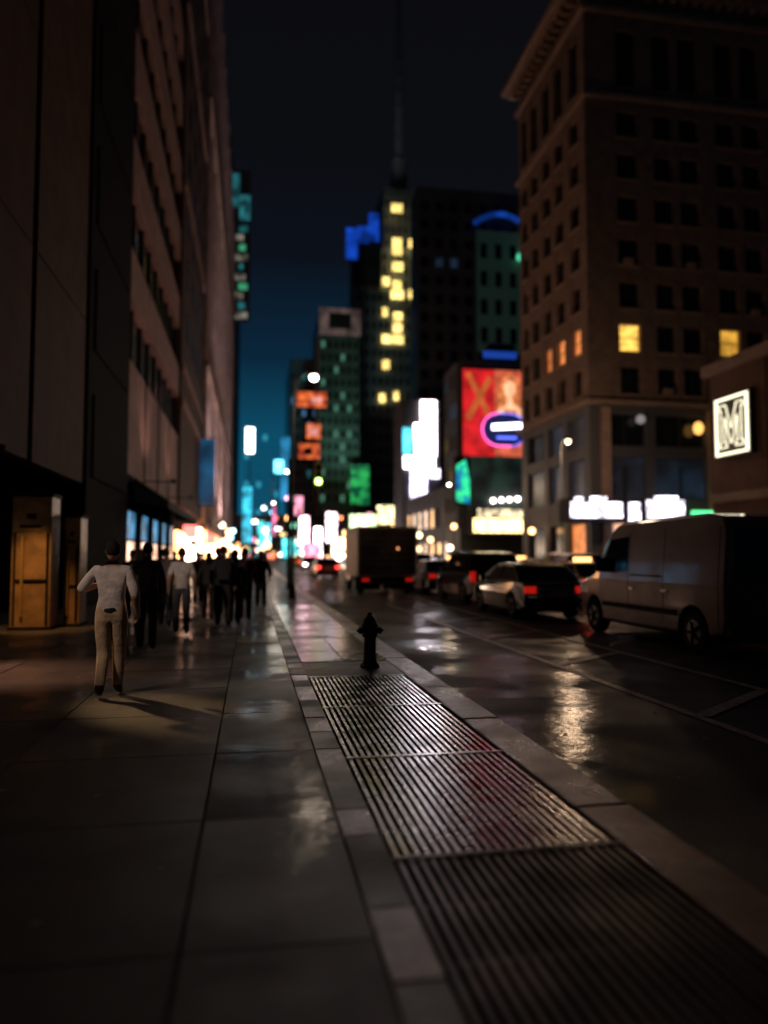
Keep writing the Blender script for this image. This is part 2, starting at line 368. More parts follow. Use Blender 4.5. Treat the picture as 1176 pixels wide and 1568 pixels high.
for (xc,zc,w) in [(50.3,126.2,3.8),(50.3,113.6,3.2),(50.3,110.6,3.4),(50.5,104.7,3.8),(50.3,98,3),(50.4,94.5,4.4),(50.6,86.5,3.0),(50.5,82.5,3.2),(50.4,78.3,4.2),(46.4,78.3,3),(46.3,99,2.4),(56.2,113.5,3),(56,95,2.8),(46.2,69,2.4),(46,88,1.8),(45,57,2),(50,58,1.6)]:
    m.box(xc-w/2,xc+w/2,258.4,258.9,zc-1.5,zc+1.5,eYt)
m.tube([(53.2,270,136),(53.2,270,150),(53.2,270,152),(53.2,270,190),(53.2,270,235)],[3.4,3.0,1.7,1.4,.4],darkc,8)
for k in range(9): m.box(51.6,54.8,268.2,268.4,140+k*6,140.6+k*6,darkc)
m.build('walls',B)
spot('added_flood_blue',(42,212,10),(46,260,70),38000,(.5,.75,1),60,1,1,B)  # added fill spot, stands in for hazy glow on the blue facade
spot('added_spire_flood',(44,240,120),(53.2,270,175),30000,(.8,.85,1),50,1,1,B)  # added fill spot on the spire, no fixture built
B=root('rooftop_sign'); m=MB(); bs_=E('sign_blue',(.01,.10,.85),.65,.75,.2)
m.box(31.5,35.5,255,255.5,105,116,bs_); m.box(35.6,39.5,255,255.5,111,117,bs_); m.box(39.6,43.2,255,255.5,112,122,bs_)
m.box(34,42,255.6,257,96,111,darkc); m.build('panels',B)
B=root('blue_sign_building'); m=MB(); m.box(33.2,36,256,259,0,106,darkc); m.box(36,44,256.2,259.1,96.1,111,darkc)
wall(m,'S',255.9,33.2,35.9,0,104,grid(33.2,35.9,2,.5),[(zz,zz+2) for zz in range(30,100,5)],bluec,.3); m.build('walls',B)

B=root('dark_office_tower'); m=MB()
m.box(33.5,75,150.5,156,0,79,glass)
wall(m,'S',150.5,33.5,75,0,79,grid(33.5,75,13,.55),[(zz,zz+2.2) for zz in range(30,76,4)],darkc,.5,lp=.05,lm=[eBlu])
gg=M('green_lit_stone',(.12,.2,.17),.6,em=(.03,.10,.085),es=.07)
wall(m,'S',149.2,46,55.6,44,70,grid(46,55.6,3,.5),[(zz,zz+3.4) for zz in (46,52,58,64)],gg,.5); m.box(46,55.6,149.2,150,44,70,glass)
pts=[(45.4+9.7*t,148,69.2+4.2*math.sin(math.pi*(.15+.6*t))) for t in [k/10 for k in range(11)]]
m.tube(pts,.55,E('arc_blue',(.01,.12,.85),.5,.7,.3),8)
m.ball((55.5,148,64.5),(.9,.9,.9),E('green_dot',(.1,.8,.45),1.2)); m.ball((57.8,148,68),(.9,.9,.9),E('w_dot',(.8,.9,.7),1.2))
m.build('walls',B)

B=root('white_led_billboard'); m=MB()
ww=E('led_white',(1,.88,.92),13,.45,.6,big=True); wv=E('led_violet',(.80,.72,1),6,.7,.6,big=True); cy=E('led_cyan',(.1,.7,.9),2.5,.4,.4)
for (x0,x1,z0,z1,mt) in [(32.0,34.9,27,31.4,ww),(30.6,34.9,24,26.9,ww),(30.8,34.9,20.6,23.9,ww),(28.6,34.6,18.2,20.5,ww),(29.9,33.0,9.5,18.1,wv),(33.5,35.6,16.4,18.1,wv),(31,35,7,9.4,ww),(28.4,30.1,21,26,cy)]:
    m.box(x0,x1,140,140.4,z0,z1,mt)
m.box(28.3,35.6,140.5,149,0,31.6,darkc); m.build('panels',B)

B=root('billboard_building'); m=MB()
m.box(25.6,70,90.6,97,0,26.2,darkc)
wall(m,'W',25.6,90.7,97,5,26,grid(91,97,3,.55),[(zz,zz+2) for zz in range(7,24,4)],darkc,.3,lp=.25,lm=[E('w_cool',(.3,.5,.9),.6),eY])
m.box(30,33.5,92,94,26.2,29,metalk); m.box(28.7,33,90,90.4,26.6,27.4,E('blue_strip',(.02,.12,.8),.4))
m.build('walls',B)
B=root('low_theatre_block'); m=MB(); m.box(29,60,98,139,0,12,darkc)
wall(m,'W',29,98,139,0,12,grid(98,139,9,.6),[(1,3.5),(6,9)],darkc,.3,lp=.7,lm=[E('t_warm',(1,.55,.25),3,.5,.5),E('t_cool',(1,.7,.5),2.5,.5,.5),eY]); m.build('walls',B)
B=root('red_billboard'); m=MB()
rd=E('red_print',(.9,.02,.025),.9,.5,.5,big=True); orr=E('orange_print',(.95,.20,.05),.7,.4,.7); skn=E('skin_print',(1,.50,.28),1.5,.4,1.0); nv=E('navy_print',(.01,.015,.10),.8,.3,.5)
bl=E('blond_print',(1,.30,.09),1.0,.6,1.4); pkn=E('pink_neon',(1,.12,.55),3.2); bln=E('blue_neon',(.1,.15,1),2.5); wn=E('white_neon',(.85,.9,1),6); cor=E('coral_print',(.95,.17,.08),.95,.6,.7)
m.box(25.8,34.4,90.1,90.5,13.9,25.1,metalk)
def fl(pts,y,mt):
    n=len(pts); m.add([(x,y,z) for x,z in pts]+[(x,y+.03,z) for x,z in pts],[tuple(range(n)),tuple(range(n,2*n))[::-1]]+[(i,(i+1)%n,(i+1)%n+n,i+n) for i in range(n)],mt)
def ell(cx,cz,rx,rz,n=24,a=0): return [(cx+rx*math.cos(2*math.pi*i/n),cz+rz*math.sin(2*math.pi*i/n)) for i in range(n)]
fl([(25.9,14),(30,14),(30,25),(25.9,25)],90.05,rd); fl([(30.05,14),(34.3,14),(34.3,25),(30.05,25)],90.05,cor)
fl([(26.2,24.4),(26.9,24.6),(30,18.6),(29.4,18.2)],90.0,orr); fl([(29.2,24.2),(29.8,23.8),(26.8,18.4),(26.2,18.9)],89.96,orr)
fl([(30.5,19.2),(30.6,22.6),(31.2,24.1),(32.2,24.5),(33.1,23.9),(33.4,22.2),(33.3,19.0)],89.94,bl); fl(ell(32.0,22.6,.75,1.1),89.9,skn)
fl([(29.9,18.5),(30.6,20.0),(31.6,20.6),(31.75,21.8),(32.25,21.8),(32.4,20.6),(33.5,20.1),(34.2,18.6)],89.86,skn)
fl([(31.0,18.6),(31.3,19.9),(32.8,19.9),(33.1,18.6)],89.83,bl)
def pill(x0,x1,z0,z1,n=8,ex=0):
    r_=(z1-z0)/2; p=[]
    for i in range(n+1): t=-math.pi/2+math.pi*i/n; p.append((x1-r_+math.cos(t)*r_,(z0+z1)/2+math.sin(t)*r_))
    for i in range(n+1): t=math.pi/2+math.pi*i/n; p.append((x0+r_+math.cos(t)*r_,(z0+z1)/2+math.sin(t)*r_))
    return p
pp=pill(28.3,34.1,15.3,19.4); fl(pp,89.8,nv)
q=[(x,89.7,z) for x,z in pp]; m.tube(q[:10],.06,bln,6); m.tube(q[9:]+[q[0]],.08,pkn,6)
fl([(29.6,17.3),(33.5,17.6),(33.5,18.3),(29.6,18.0)],89.72,wn)
fl([(30.2,16.2),(32.8,16.2),(32.8,16.5),(30.2,16.5)],89.72,bln)
m.build('panel',B)
B=root('theatre_marquee'); m=MB()
m.box(24.6,26.5,89,90,7.8,13.7,metalk); fl([(24.7,8.2),(26.4,7.9),(26.4,10.8),(25.9,13.4),(24.7,12.6)],88.95,E('green_face',(.03,.75,.25),1.6,.9,.9,(.0,.08,.3)))
m.box(26.5,34.3,89,90,7.3,13.8,E('dark_screen',(.02,.07,.05),.4,.9,.4,(.005,.01,.012)))
m.box(26.0,33.9,86.5,89.5,4.1,7.2,metalk)
m.box(26.1,33.8,86.3,86.48,4.3,6.0,E('marq_yellow',(1,.70,.24),6,.6,1.6,big=True)); m.box(26.6,33.2,86.3,86.48,6.2,7.1,E('marq_cream',(1,.82,.5),2.4,.9,1.8))
for k in range(5): m.ball((29.3+k*1.05,88.6,8.3+k*.08),.26,eW)
m.box(32.9,35.9,86,86.3,8.9,11.8,E('blue_box',(.02,.16,.65),.8,.5,.9)); m.box(33,35.8,86.31,89,9,11.7,metalk)
m.box(34.2,38.5,85,86,4.4,7.2,metalk); m.box(34.3,36.2,84.8,84.95,4.5,7.1,E('red_box',(.9,.05,.05),1.8,.8,1.2)); m.box(36.4,38.4,84.8,84.95,4.5,7.1,E('rw_box',(1,.6,.65),3,.8,1.2))
m.build('canopy',B)

B=root('brick_corner_building'); m=MB()
m.box(25.35,48,52.95,67,0,46,glass)
ai=[(27.6,29.3),(30.7,32.3),(32.9,34.6),(36.1,37.8),(38.4,40.1),(41.6,43.3),(43.9,45.6)]
zr=[(z_-1.05,z_+1.05) for z_ in (14.95,18.25,21.6,25,28.4,31.8,35.15)]+[(38.1,42.8)]
wall(m,'S',52.95,25.35,48,13.3,46,ai,zr,brick,.35,sill=trim,lit={(0,1):eY,(3,1):E('y2',(1,.5,.06),.9,.5,1.2)},bars=mullion)
aw_=[(53.9,55.5),(56.9,58.5),(59.6,61.2),(62.4,64.0),(64.9,66.3)]
wall(m,'W',25.35,52.61,67,13.3,46,aw_,zr,brick,.35,sill=trim,lit={(0,1):eO,(1,1):eO,(2,1):E('o2',(1,.28,.08),.6)},bars=mullion)
al=[(26.2,29.6),(30.4,34.6),(35.6,39.6),(40.5,44.5)]
wall(m,'S',52.95,25.35,48,0,13.0,al,[(.6,4.0),(5.9,9.0),(9.9,12.3)],M('dark_limestone',(.09,.085,.09),.6,var=.2),.35,lit={(0,1):eBlu,(1,1):eBlu,(2,1):eBlu,(0,0):E('shop_warm',(1,.55,.35),1.2,.85,.9),(1,0):E('shop_warm2',(1,.5,.3),.9,.85,.9),(2,0):eBlu})
wall(m,'W',25.35,52.61,67,0,13.0,[(53.6,56.6),(57.6,60.6),(61.6,65.6)],[(.6,4.0),(5.9,9.0),(9.9,12.3)],M('dark_limestone2',(.09,.09,.1),.6,var=.2),.35,lit={(0,1):eBlu,(1,1):eBlu,(2,1):eBlu,(0,2):eBlu,(1,2):eBlu,(0,0):eO})
for xx in (27.9,32.5,37.6):
    for zz in (5.9,9.9): m.box(xx-.04,xx+.04,52.7,52.9,zz,zz+2.4,mullion)
m.box(25.9,26.6,52.3,52.59,.2,12.8,trim); m.box(34.7,35.4,52.3,52.59,.2,12.8,trim)
for (z0,z1,pr) in [(13.0,13.3,.5),(37.0,37.35,.3),(43.9,44.3,.3),(46,46.5,.8),(46.5,47.0,1.3)]:
    m.box(25.0-pr,48,52.6-pr,52.6-.002,z0,z1,trim); m.box(25.0-pr,25.0-.002,52.6,67+pr,z0,z1,trim)
for k in range(22): m.box(25.3+k,25.55+k,51.75,52.58,45.3,45.98,trim)
for k in range(15): m.box(24.2,24.98,53+k*.95,53.25+k*.95,45.3,45.98,trim)
m.box(24.2,48,51.8,67,47,47.3,darkst)
for k in range(5): # air conditioners in a few windows
    a=random.choice(ai); z_=random.choice(zr[:6]); m.box(a[0]+.4,a[0]+1.1,52.3,52.7,z_[0]+.02,z_[0]+.45,trim)
m.ball((33.8,52.3,11.35),(.4,.3,.5),E('globe_orange',(1,.5,.12),1.8)); m.ball((29.0,52.3,11.9),.35,E('dim_globe',(.8,.7,.7),.3)); m.ball((36.5,52.3,7.5),.35,E('dim_globe2',(1,.5,.45),.6))
m.build('walls',B)
B=root('shop_canopy'); m=MB(); m.box(22.3,31.5,50.6,52.2,4.0,5.7,metalk)
wc=E('canopy_white',(.92,.85,1),5,.8,1.6,big=True)
m.box(22.5,26.4,50.4,50.58,4.3,5.4,wc); m.box(27.0,27.8,50.4,50.58,3.4,5.4,wc); m.box(28.4,31.3,50.4,50.58,4.2,5.6,wc)
for (a,c,z_) in [(22.8,23.4,5.6),(24,25.2,5.65),(29,30.8,5.75)]: m.box(a,c,50.4,50.58,z_-.1,z_+.15,wc)
m.box(32.2,34,50.8,51,4.3,4.9,E('green_small',(.1,.9,.3),2)); m.box(34.1,34.8,50.8,51,4.3,4.9,E('mag_small',(.9,.1,.4),2))
m.build('sign_box',B)

B=root('brown_corner_shop'); m=MB()
m.box(22.3,45,6,33,0,10.3,darkst)
wall(m,'W',22.3,6,33,0,10.3,[(8,12),(14,18),(20,24),(25.5,29)],[(.5,3.4)],M('brown_stucco',(.16,.085,.06),.8,var=.3,ns=.7,spec=.2),.3,lit={(3,0):E('dimshop',(.5,.25,.15),.08)})
wall(m,'S',6,22.3,45,0,10.3,[],[],granite,.3)
m.box(21.7,45,5.6,33.3,10.3,10.8,trim); m.box(21.85,22.0,6,33,4.1,4.5,trim)
m.box(23,30,33.01,33.3,0,10.2,granite)
m.build('walls',B)
B=root('letter_sign'); m=MB(); ms=E('sign_cream',(1,.90,.62),2.4)
m.box(21.75,21.98,29.75,32.3,6.15,9.05,M('sign_back',(.012,.011,.01),.5))
for (a,b_,c,d) in [(29.85,32.2,8.83,8.93),(29.85,32.2,6.25,6.35),(29.85,29.97,6.35,8.83),(32.08,32.2,6.35,8.83)]: m.box(21.68,21.745,a,b_,c,d,ms)
L=[(0,0),(0,.1),(.08,.1),(.08,.9),(0,.9),(0,1),(.28,1),(.5,.42),(.72,1),(1,1),(1,.9),(.92,.9),(.92,.1),(1,.1),(1,0),(.68,0),(.68,.1),(.76,.1),(.76,.72),(.54,.1),(.46,.1),(.24,.72),(.24,.1),(.32,.1),(.32,0),(0,0)]
for (p,q) in zip(L[:-1],L[1:]): m.tube([(21.7,31.9-1.75*p[0],6.6+1.98*p[1]),(21.7,31.9-1.75*q[0],6.6+1.98*q[1])],.024,ms,6)
m.build('letter',B)

for (nm,x0,x1,yy,z0,z1,col,s_) in [
 ('marquee_sign',26,33,200,8,12.5,(.8,1,.55),4),('marquee_sign',33.5,39,200,10,15,(1,.85,.4),4),('marquee_sign',39.5,43.5,200,12.5,17.5,(.85,1,.7),4),
 ('led_screen',12.5,15,200,4,12,(1,.6,.7),9),('led_screen',16.5,18.4,200,0,9,(1,.88,.8),14),('led_screen',19.6,22.4,200,5,13,(1,.75,.85),8),('led_screen',8,11.5,200,1,6,(.1,.8,.85),4),('led_screen',1.5,5,200,7,10,(.1,.55,.7),3.),
 ('led_screen',23.5,26.5,200,0,6,(1,.5,.5),6),('led_screen',17,21,160,.5,4.5,(1,.78,.6),11),('led_screen',11,14.5,160,.5,4,(1,.2,.3),5),('led_screen',28,34,205,.5,6,(.9,.3,.15),2),('led_screen',6.5,8,120,8,11,(1,.35,.5),2),
 ('led_screen',14.5,17,130,2.0,4.6,(1,.7,.4),8),('led_screen',2.2,3.4,140,3,6,(.2,.9,.9),4)]:
    B=root(nm); m=MB(); m.box(x0,x1,yy,yy+.4,z0,z1,E('e_'+nm,col,s_,.85,1.0,big=(x1-x0)*(z1-z0)*s_>60)); m.box(x0-.1,x1+.1,yy+.41,yy+1,max(0,z0-.2),z1+.2,metalk); m.box((x0+x1)/2-.1,(x0+x1)/2+.1,yy+1.01,yy+1.3,0,z1,metalk); m.build('panel',B)
B=root('distant_shopfronts'); m=MB(); m.box(-5,19,215.5,225,0,13,darkc); m.box(22,45,209.5,220,0,13,darkc)
pal=[E('far_%d'%i,c,s_,.7,.6) for i,(c,s_) in enumerate([((1,.82,.6),10),((1,.5,.2),8),((.2,.8,.9),4),((1,.3,.5),5),((1,.9,.85),12),((.15,.5,1),3),((1,.25,.1),5),((1,.65,.25),9),((.3,1,.6),3),((1,.45,.15),8)])]
for (xa,xb,yy) in ((-5,19,215.2),(22,45,209.2)):
    for k in range(56):
        x=random.uniform(xa,xb-1.5); z=random.choice([random.uniform(.3,4),random.uniform(.3,12)]); d_=random.uniform(0,.25)
        m.box(x,x+random.uniform(.5,1.8),yy-d_-.03,yy-d_,z,z+random.uniform(.5,1.5),random.choice(pal))
m.build('fronts',B)
GL=[(-3.6,95,5,(1,.85,.6)),(-3.6,120,5,(1,.6,.3)),(-3.6,150,6,(.6,.9,1)),(1.8,130,6,(.3,.85,1)),(1.8,165,7,(1,.8,.6)),(5,190,12,(.2,.7,.9)),(9,195,16,(1,.35,.45)),(22,110,5,(1,.6,.3)),(22.5,125,5,(1,.9,.7)),(23,84,4.6,(1,.5,.2)),(3.2,205,14,(.9,.95,1)),(21,140,7,(1,.3,.5)),(22.5,100,4,(1,.8,.4))]
cols=[(1,.75,.45),(1,.5,.2),(1,.9,.8),(.3,.8,1),(1,.35,.25),(1,.85,.6),(1,.6,.25)]
for k in range(46):
    GL.append((random.choice([-3.8,-3.4,1.7,1.9,22.4,22.8,24]),random.uniform(55,200),random.choice([2.2,2.4,2.6,3,3.4,4.5]),random.choice(cols)))
for i,(x,y,h,c) in enumerate(GL):
    B=root('globe_lamp',(x,y,0)); m=MB(); m.tube([(0,0,0),(0,0,h)],[.07,.04],metalk,8); m.ball((0,0,h+.3),.18+y*.0017,E('globe_%d'%i,c,7)); m.build('lamp',B)

# ---------------------------------------------------------------- lamps & signals
def street_lamp(x,y,h,arm,p,col=(1,.82,.6),mat=eW):
    B=root('street_lamp',(x,y,0)); m=MB()
    m.tube([(0,0,-.1),(0,0,.5),(0,0,.55),(0,0,h)],[.13,.11,.055,.035],metalk,10)
    m.tube([(0,0,h-.8),(arm*.3,0,h),(arm*.8,0,h+.25),(arm,0,h+.2)],.028,metalk,8)
    m.ball((arm,0,h+.12),(.22,.16,.06),metalk)
    m.build('pole',B,smooth=True); m=MB(); m.ball((arm,0,h-.02),(.17,.17,.15),mat); m.build('lens',B)
    if p: add_point('bulb',(arm,0,h-.28),p,col,.35,B)
street_lamp(1.5,28,8.3,.75,180,(1,.78,.58))
street_lamp(19.4,45,8.9,.5,1050,(1,.66,.40),eWarm)
street_lamp(1.6,62,8.5,1.2,300,(1,.72,.45))
street_lamp(21.5,76,9,-1.2,500,(1,.72,.45))
street_lamp(1.6,100,8.5,1.2,600)
B=root('traffic_signal',(1.75,36,0)); m=MB()
m.tube([(0,0,-.1),(0,0,6.2)],[.11,.06],metalk); m.tube([(0,0,5.4),(1.4,0,5.9)],.04,metalk)
m.box(1.2,1.55,-.2,.1,4.9,6.0,M('signal_yellow',(.35,.25,.03),.5))
for z_,mt in ((5.78,pit),(5.45,pit),(5.12,E('signal_green',(.45,1,.15),14))): m.tube([(1.375,-.2,z_),(1.375,-.26,z_)],.14,mt,14); m.tube([(1.375,-.26,z_+.15),(1.375,-.42,z_+.13)],.02,metalk)
m.build('mast',B)
B=root('lobby_light'); m=MB(); m.box(-5.7,-5.5,10.9,11.3,3.35,3.5,eWarm); m.box(-5.75,-5.45,10.85,11.35,3.5,3.6,metalk)
m.box(-5.0,-4.8,12.9,13.1,4.2,4.35,metalk); m.box(-5.0,-4.7,5.9,6.1,4.9,5.05,metalk); m.box(-5.0,-4.7,7.9,8.1,4.9,5.05,metalk); m.build('fixture',B)  # last two wall boxes are housings for the added wash spots
spot('beam',(-5.6,11.1,3.25),(-3.4,11.0,0),650,(1,.50,.30),46,1,.12,B)
spot('rim',(-4.75,13.0,4.1),(-1.62,9.1,.8),1100,(1,.62,.28),14,1,.12,B)
spot('added_front_wash',(-4.65,6,4.8),(-1.5,9.15,.95),430,(1,.78,.64),19,1,.1,B)  # added out-of-view spot that brightens the walking man
spot('added_crowd_wash',(-4.65,8,4.8),(-1.3,17.2,1.1),900,(1,.76,.62),16,1,.1,B)  # added out-of-view spot that brightens the crowd

def kiosk(x0,x1,y,h,pw):
    B=root('newsstand_kiosk'); bz=M('bronze_panel',(.44,.26,.13),.4,.2,var=.45,ns=2,bump=.15,bs=8); m=MB()
    m.box(x0,x1,y,y+.7,.06,h,bz); m.box(x0-.04,x1+.04,y-.03,y+.74,h+.002,h+.07,metalk); m.box(x0-.04,x1+.04,y-.03,y+.74,0,.055,metalk)
    w=x1-x0
    m.box(x0+.03,x1-.03,y-.03,y-.002,h*.74,h-.05,bz); m.box(x0+.38*w,x0+.62*w,y-.05,y-.032,h*.83,h*.87,pit)
    m.box(x0+.2*w,x0+.75*w,y-.06,y-.032,h*.765,h*.785,metalk)
    m.box(x0+.05,x0+.09,y-.05,y-.002,.1,h*.73,metalk); m.box(x1-.09,x1-.05,y-.05,y-.002,.1,h*.73,metalk)
    m.box(x0+.1,x1-.1,y-.04,y-.003,h*.36,h*.38,metalk); m.box(x0+.25*w,x0+.32*w,y-.07,y-.003,h*.1,h*.7,M('bz2',(.6,.38,.14),.3,.4))
    m.build('cabinet',B,bevel=.012)
    return B
k1=kiosk(-5.05,-4.25,17.2,2.86,0); kiosk(-4.15,-3.8,17.9,2.45,0)
spot('kiosk_downlight',(-4.75,15.4,3.6),(-4.5,17.2,.6),300,(1,.50,.15),44,.9,.05,k1)
fx=MB(); fx.tube([(-4.75,15.4,3.62),(-4.75,15.4,3.72)],.07,metalk); fx.build('downlight_can',k1)

B=root('fire_hydrant',(1.69,10.75,0)); m=MB(); hm=M('hydrant_paint',(.035,.033,.035),.38,.2,var=.3,ns=12,bump=.2)
def lathe(pr,n=20): m.tube([(0,0,z) for z,_ in pr],[r_ for _,r_ in pr],hm,n)
lathe([(0,.14),(.03,.14),(.035,.11),(.09,.10),(.10,.09),(.42,.085),(.44,.115),(.47,.115),(.48,.095),(.56,.095),(.58,.118),(.61,.118),(.62,.105),(.67,.09),(.71,.065),(.735,.04),(.74,.035),(.78,.032),(.785,.01)])
for s_ in (-1,1): m.tube([(s_*.07,0,.52),(s_*.13,0,.52),(s_*.131,0,.52),(s_*.16,0,.52),(s_*.165,0,.52),(s_*.19,0,.52)],[.045,.045,.056,.056,.025,.025],hm,12)
m.tube([(0,-.08,.5),(0,-.15,.5),(0,-.151,.5),(0,-.19,.5),(0,-.195,.5),(0,-.22,.5)],[.062,.062,.076,.076,.03,.03],hm,14)
for k in range(8): a=k*math.pi/4; m.tube([(.12*math.cos(a),.12*math.sin(a),.03),(.12*math.cos(a),.12*math.sin(a),.055)],.014,hm,6)
m.build('body',B,bevel=.004)

# ---------------------------------------------------------------- vehicles
tire=M('tyre_rubber',(.015,.015,.015),.85,spec=.2); rim=M('alloy_rim',(.2,.2,.21),.4,.9); carglass=M('car_glass',(.01,.012,.015),.06)
tail=E('tail_light',(1,.05,.03),4); taild=M('tail_lens',(.2,.01,.01),.15,em=(1,.02,.01),es=.35); tailoff=M('tail_lens_off',(.2,.01,.01),.15); plw=M('plate_white',(.5,.45,.3),.5); chrome=M('chrome',(.7,.7,.72),.12,1); heade=E('head_lamp',(1,.93,.85),26)
def wheel(m,x,y,r,s):
    m.tube([(x-.11*s,y,r),(x-.1*s,y,r),(x+.1*s,y,r),(x+.12*s,y,r)],[r*.93,r,r,r*.93],tire,28)
    m.tube([(x+.121*s,y,r),(x+.13*s,y,r)],[r*.62,r*.58],rim,20)
    m.tube([(x+.131*s,y,r),(x+.15*s,y,r)],[r*.18,r*.15],rim,10)
    for k in range(5):
        a=k*2*math.pi/5; m.tube([(x+.136*s,y,r),(x+.136*s,y+math.cos(a)*r*.56,r+math.sin(a)*r*.56)],[.035,.025],tire,5)
def arch(cy,cz,r,zb,n=9):
    a0=math.asin(max(-1,min(1,(zb-cz)/r))); return [(cy+r*math.cos(t),cz+r*math.sin(t)) for t in [a0+(math.pi-2*a0)*k/n for k in range(n+1)]]
def car(name,x,y,col,kind='sedan',rz=0,tl=tail,head=0):
    B=root(name,(x,y,-.115),rz); pm=M(name+'_paint',col,.28,.3,coat=1,var=.05)
    hwid=.92 if kind!='suv' else .97; R=.33 if kind!='suv' else .38
    if kind=='suv':
        prof=[(2.4,.38)]+arch(1.5,R,R+.07,.28)+arch(-1.5,R,R+.07,.28)+[(-2.42,.4),(-2.46,.7),(-2.44,1.05),(-2.3,1.12),(1.05,1.14),(2.15,1.02),(2.4,.85),(2.46,.6)]
        cab=[(-2.36,1.1),(-2.2,1.66),(-2.0,1.76),(-.6,1.82),(.25,1.78),(.45,1.7),(1.15,1.13)]; rf=[(-2.22,1.72),(-2.0,1.79),(-.6,1.85),(.25,1.81),(.45,1.72),(.35,1.70),(-2.0,1.70)]; belt=1.12;zt=1.8
    else:
        prof=[(2.3,.32)]+arch(1.42,R,R+.06,.22)+arch(-1.42,R,R+.06,.22)+[(-2.3,.35),(-2.38,.6),(-2.34,.92),(-2.2,1.0),(-1.6,1.03),(1.0,.98),(2.05,.84),(2.3,.72),(2.36,.5)]
        cab=[(-1.95,1.0),(-1.3,1.38),(-1.05,1.45),(-.3,1.48),(.15,1.44),(.3,1.4),(1.12,.97)]; rf=[(-1.3,1.41),(-1.05,1.475),(-.3,1.505),(.15,1.465),(.3,1.41),(.2,1.40),(-1.1,1.40)]; belt=1.0;zt=1.48
    bw=lambda yy,zz: hwid*(1-.06*max(0,abs(yy)-1.7)**1.2*1.6)*(1-.05*abs(zz-.65))
    cw=lambda yy,zz: (hwid-.05)-(zz-belt)/(zt-belt)*.17
    m=MB(); m.prism(prof,bw,pm); m.build('body',B,bevel=.05)
    m=MB(); m.prism(cab,cw,carglass); m.build('greenhouse',B,bevel=.03)
    m=MB(); m.prism(rf,lambda yy,zz:cw(yy,min(zz,zt))+.012,pm)
    for s_ in (-1,1):
        for (ya,za,yb,zb) in [(cab[-1][0],belt,cab[-2][0],cab[-2][1]),(cab[0][0]+.03,belt,cab[1][0],cab[1][1]),(-.35,belt,-.35,zt-.04)]:
            m.tube([(s_*(cw(ya,za)+.0),ya,za),(s_*(cw(yb,zb)+.0),yb,zb)],.035,pm,6)
        m.box(s_*(hwid-.02),s_*(hwid+.16),.75,.87,belt-.02,belt+.12,pm)
        m.box(s_*(hwid-.012),s_*(hwid+.008),.1,.22,belt-.17,belt-.14,chrome)
        m.tube([(s_*(cw(-1.8,belt)+.02),-1.8,belt+.02),(s_*(cw(0.9,belt)+.02),.9,belt+.02)],.012,chrome,5)
    m.build('roof',B,bevel=.012)
    m=MB()
    yr=-2.40 if kind!='suv' else -2.48
    for s_ in (-1,1):
        wheel(m,s_*(hwid-.13),1.42 if kind!='suv' else 1.5,R,s_); wheel(m,s_*(hwid-.13),-1.42 if kind!='suv' else -1.5,R,s_)
        m.box(s_*.55,s_*.86,yr,yr+.12,.72,.9,tl) if kind!='suv' else m.box(s_*.74,s_*.92,yr,yr+.12,.8,1.15,tl)
        m.box(s_*.52,s_*.84,2.2,2.38 if kind!='suv' else 2.48,.62,.76,heade if head else chrome)
    m.box(-.26,.26,yr-.01,yr+.05,.62,.76,plw); m.box(-hwid+.08,hwid-.08,yr-.03,yr+.12,.34,.46,metalk); m.box(-.5,.5,yr-.012,yr+.05,.82,.85,chrome)
    m.box(-.75,.75,-1.9,1.9,.2,.6,pit)
    if name=='taxi': m.box(-.3,.3,-.45,-.25,1.5,1.64,E('taxi_sign',(1,.5,.15),4))
    m.build('wheels_and_lamps',B,bevel=.006)
    return B
car('parked_car',7.85,21.0,(.02,.02,.023),'sedan',0,taild)
car('sport_utility_vehicle',8.3,27.3,(.012,.012,.015),'suv',0,taild)
car('taxi',11.6,25.5,(.75,.30,.03),'sedan',0,tail)
car('parked_car',11.9,18.5,(.04,.04,.045),'suv',0,taild)
car('parked_car',8.4,34.0,(.12,.12,.13),'sedan',0,taild); car('parked_car',8.4,40.5,(.05,.05,.05),'suv',0,taild)
car('taxi',11.3,42,(.75,.30,.03)); car('parked_car',14.8,34,(.1,.1,.1),'suv',0,tail); car('taxi',15.2,50,(.75,.35,.03))
car('parked_car',8.4,47,(.3,.3,.32),'sedan',0,taild); car('parked_car',11.9,56,(.2,.02,.02)); car('taxi',8.3,60,(.75,.35,.03),'suv')
car('parked_car',5.6,58,(.35,.04,.08)); car('parked_car',17.5,43,(.2,.2,.2),'sedan',math.pi,tail,1); car('parked_car',12,75,(.3,.3,.3),'sedan',math.pi,tail,1); car('parked_car',15.5,68,(.3,.3,.3),'suv',math.pi,tail,1)
car('parked_car',18.2,33,(.06,.06,.07),'suv',0,tail); car('taxi',12.0,34,(.75,.30,.03),'sedan',0,tail); car('parked_car',11.5,49,(.3,.3,.3),'sedan',math.pi,tail,1)
car('parked_car',6.5,85,(.3,.3,.3),'sedan',math.pi,tail,1); car('taxi',9.5,95,(.75,.35,.03),'sedan',0,tail); car('parked_car',18.5,58,(.3,.3,.3),'suv',math.pi,tail,1); car('parked_car',14.5,88,(.3,.3,.3),'suv',0,tail); car('parked_car',18,75,(.1,.1,.1),'suv',0,tail)
car('parked_car',15,60,(.3,.3,.3),'sedan',math.pi,tail,1); car('taxi',6.0,110,(.75,.35,.03),'sedan',0,tail); car('parked_car',10,125,(.3,.3,.3),'sedan',math.pi,tail,1)
car('parked_car',15.2,41,(.3,.3,.3),'sedan',math.pi,tail,1); car('taxi',18.4,50,(.75,.30,.03),'sedan',0,tail)

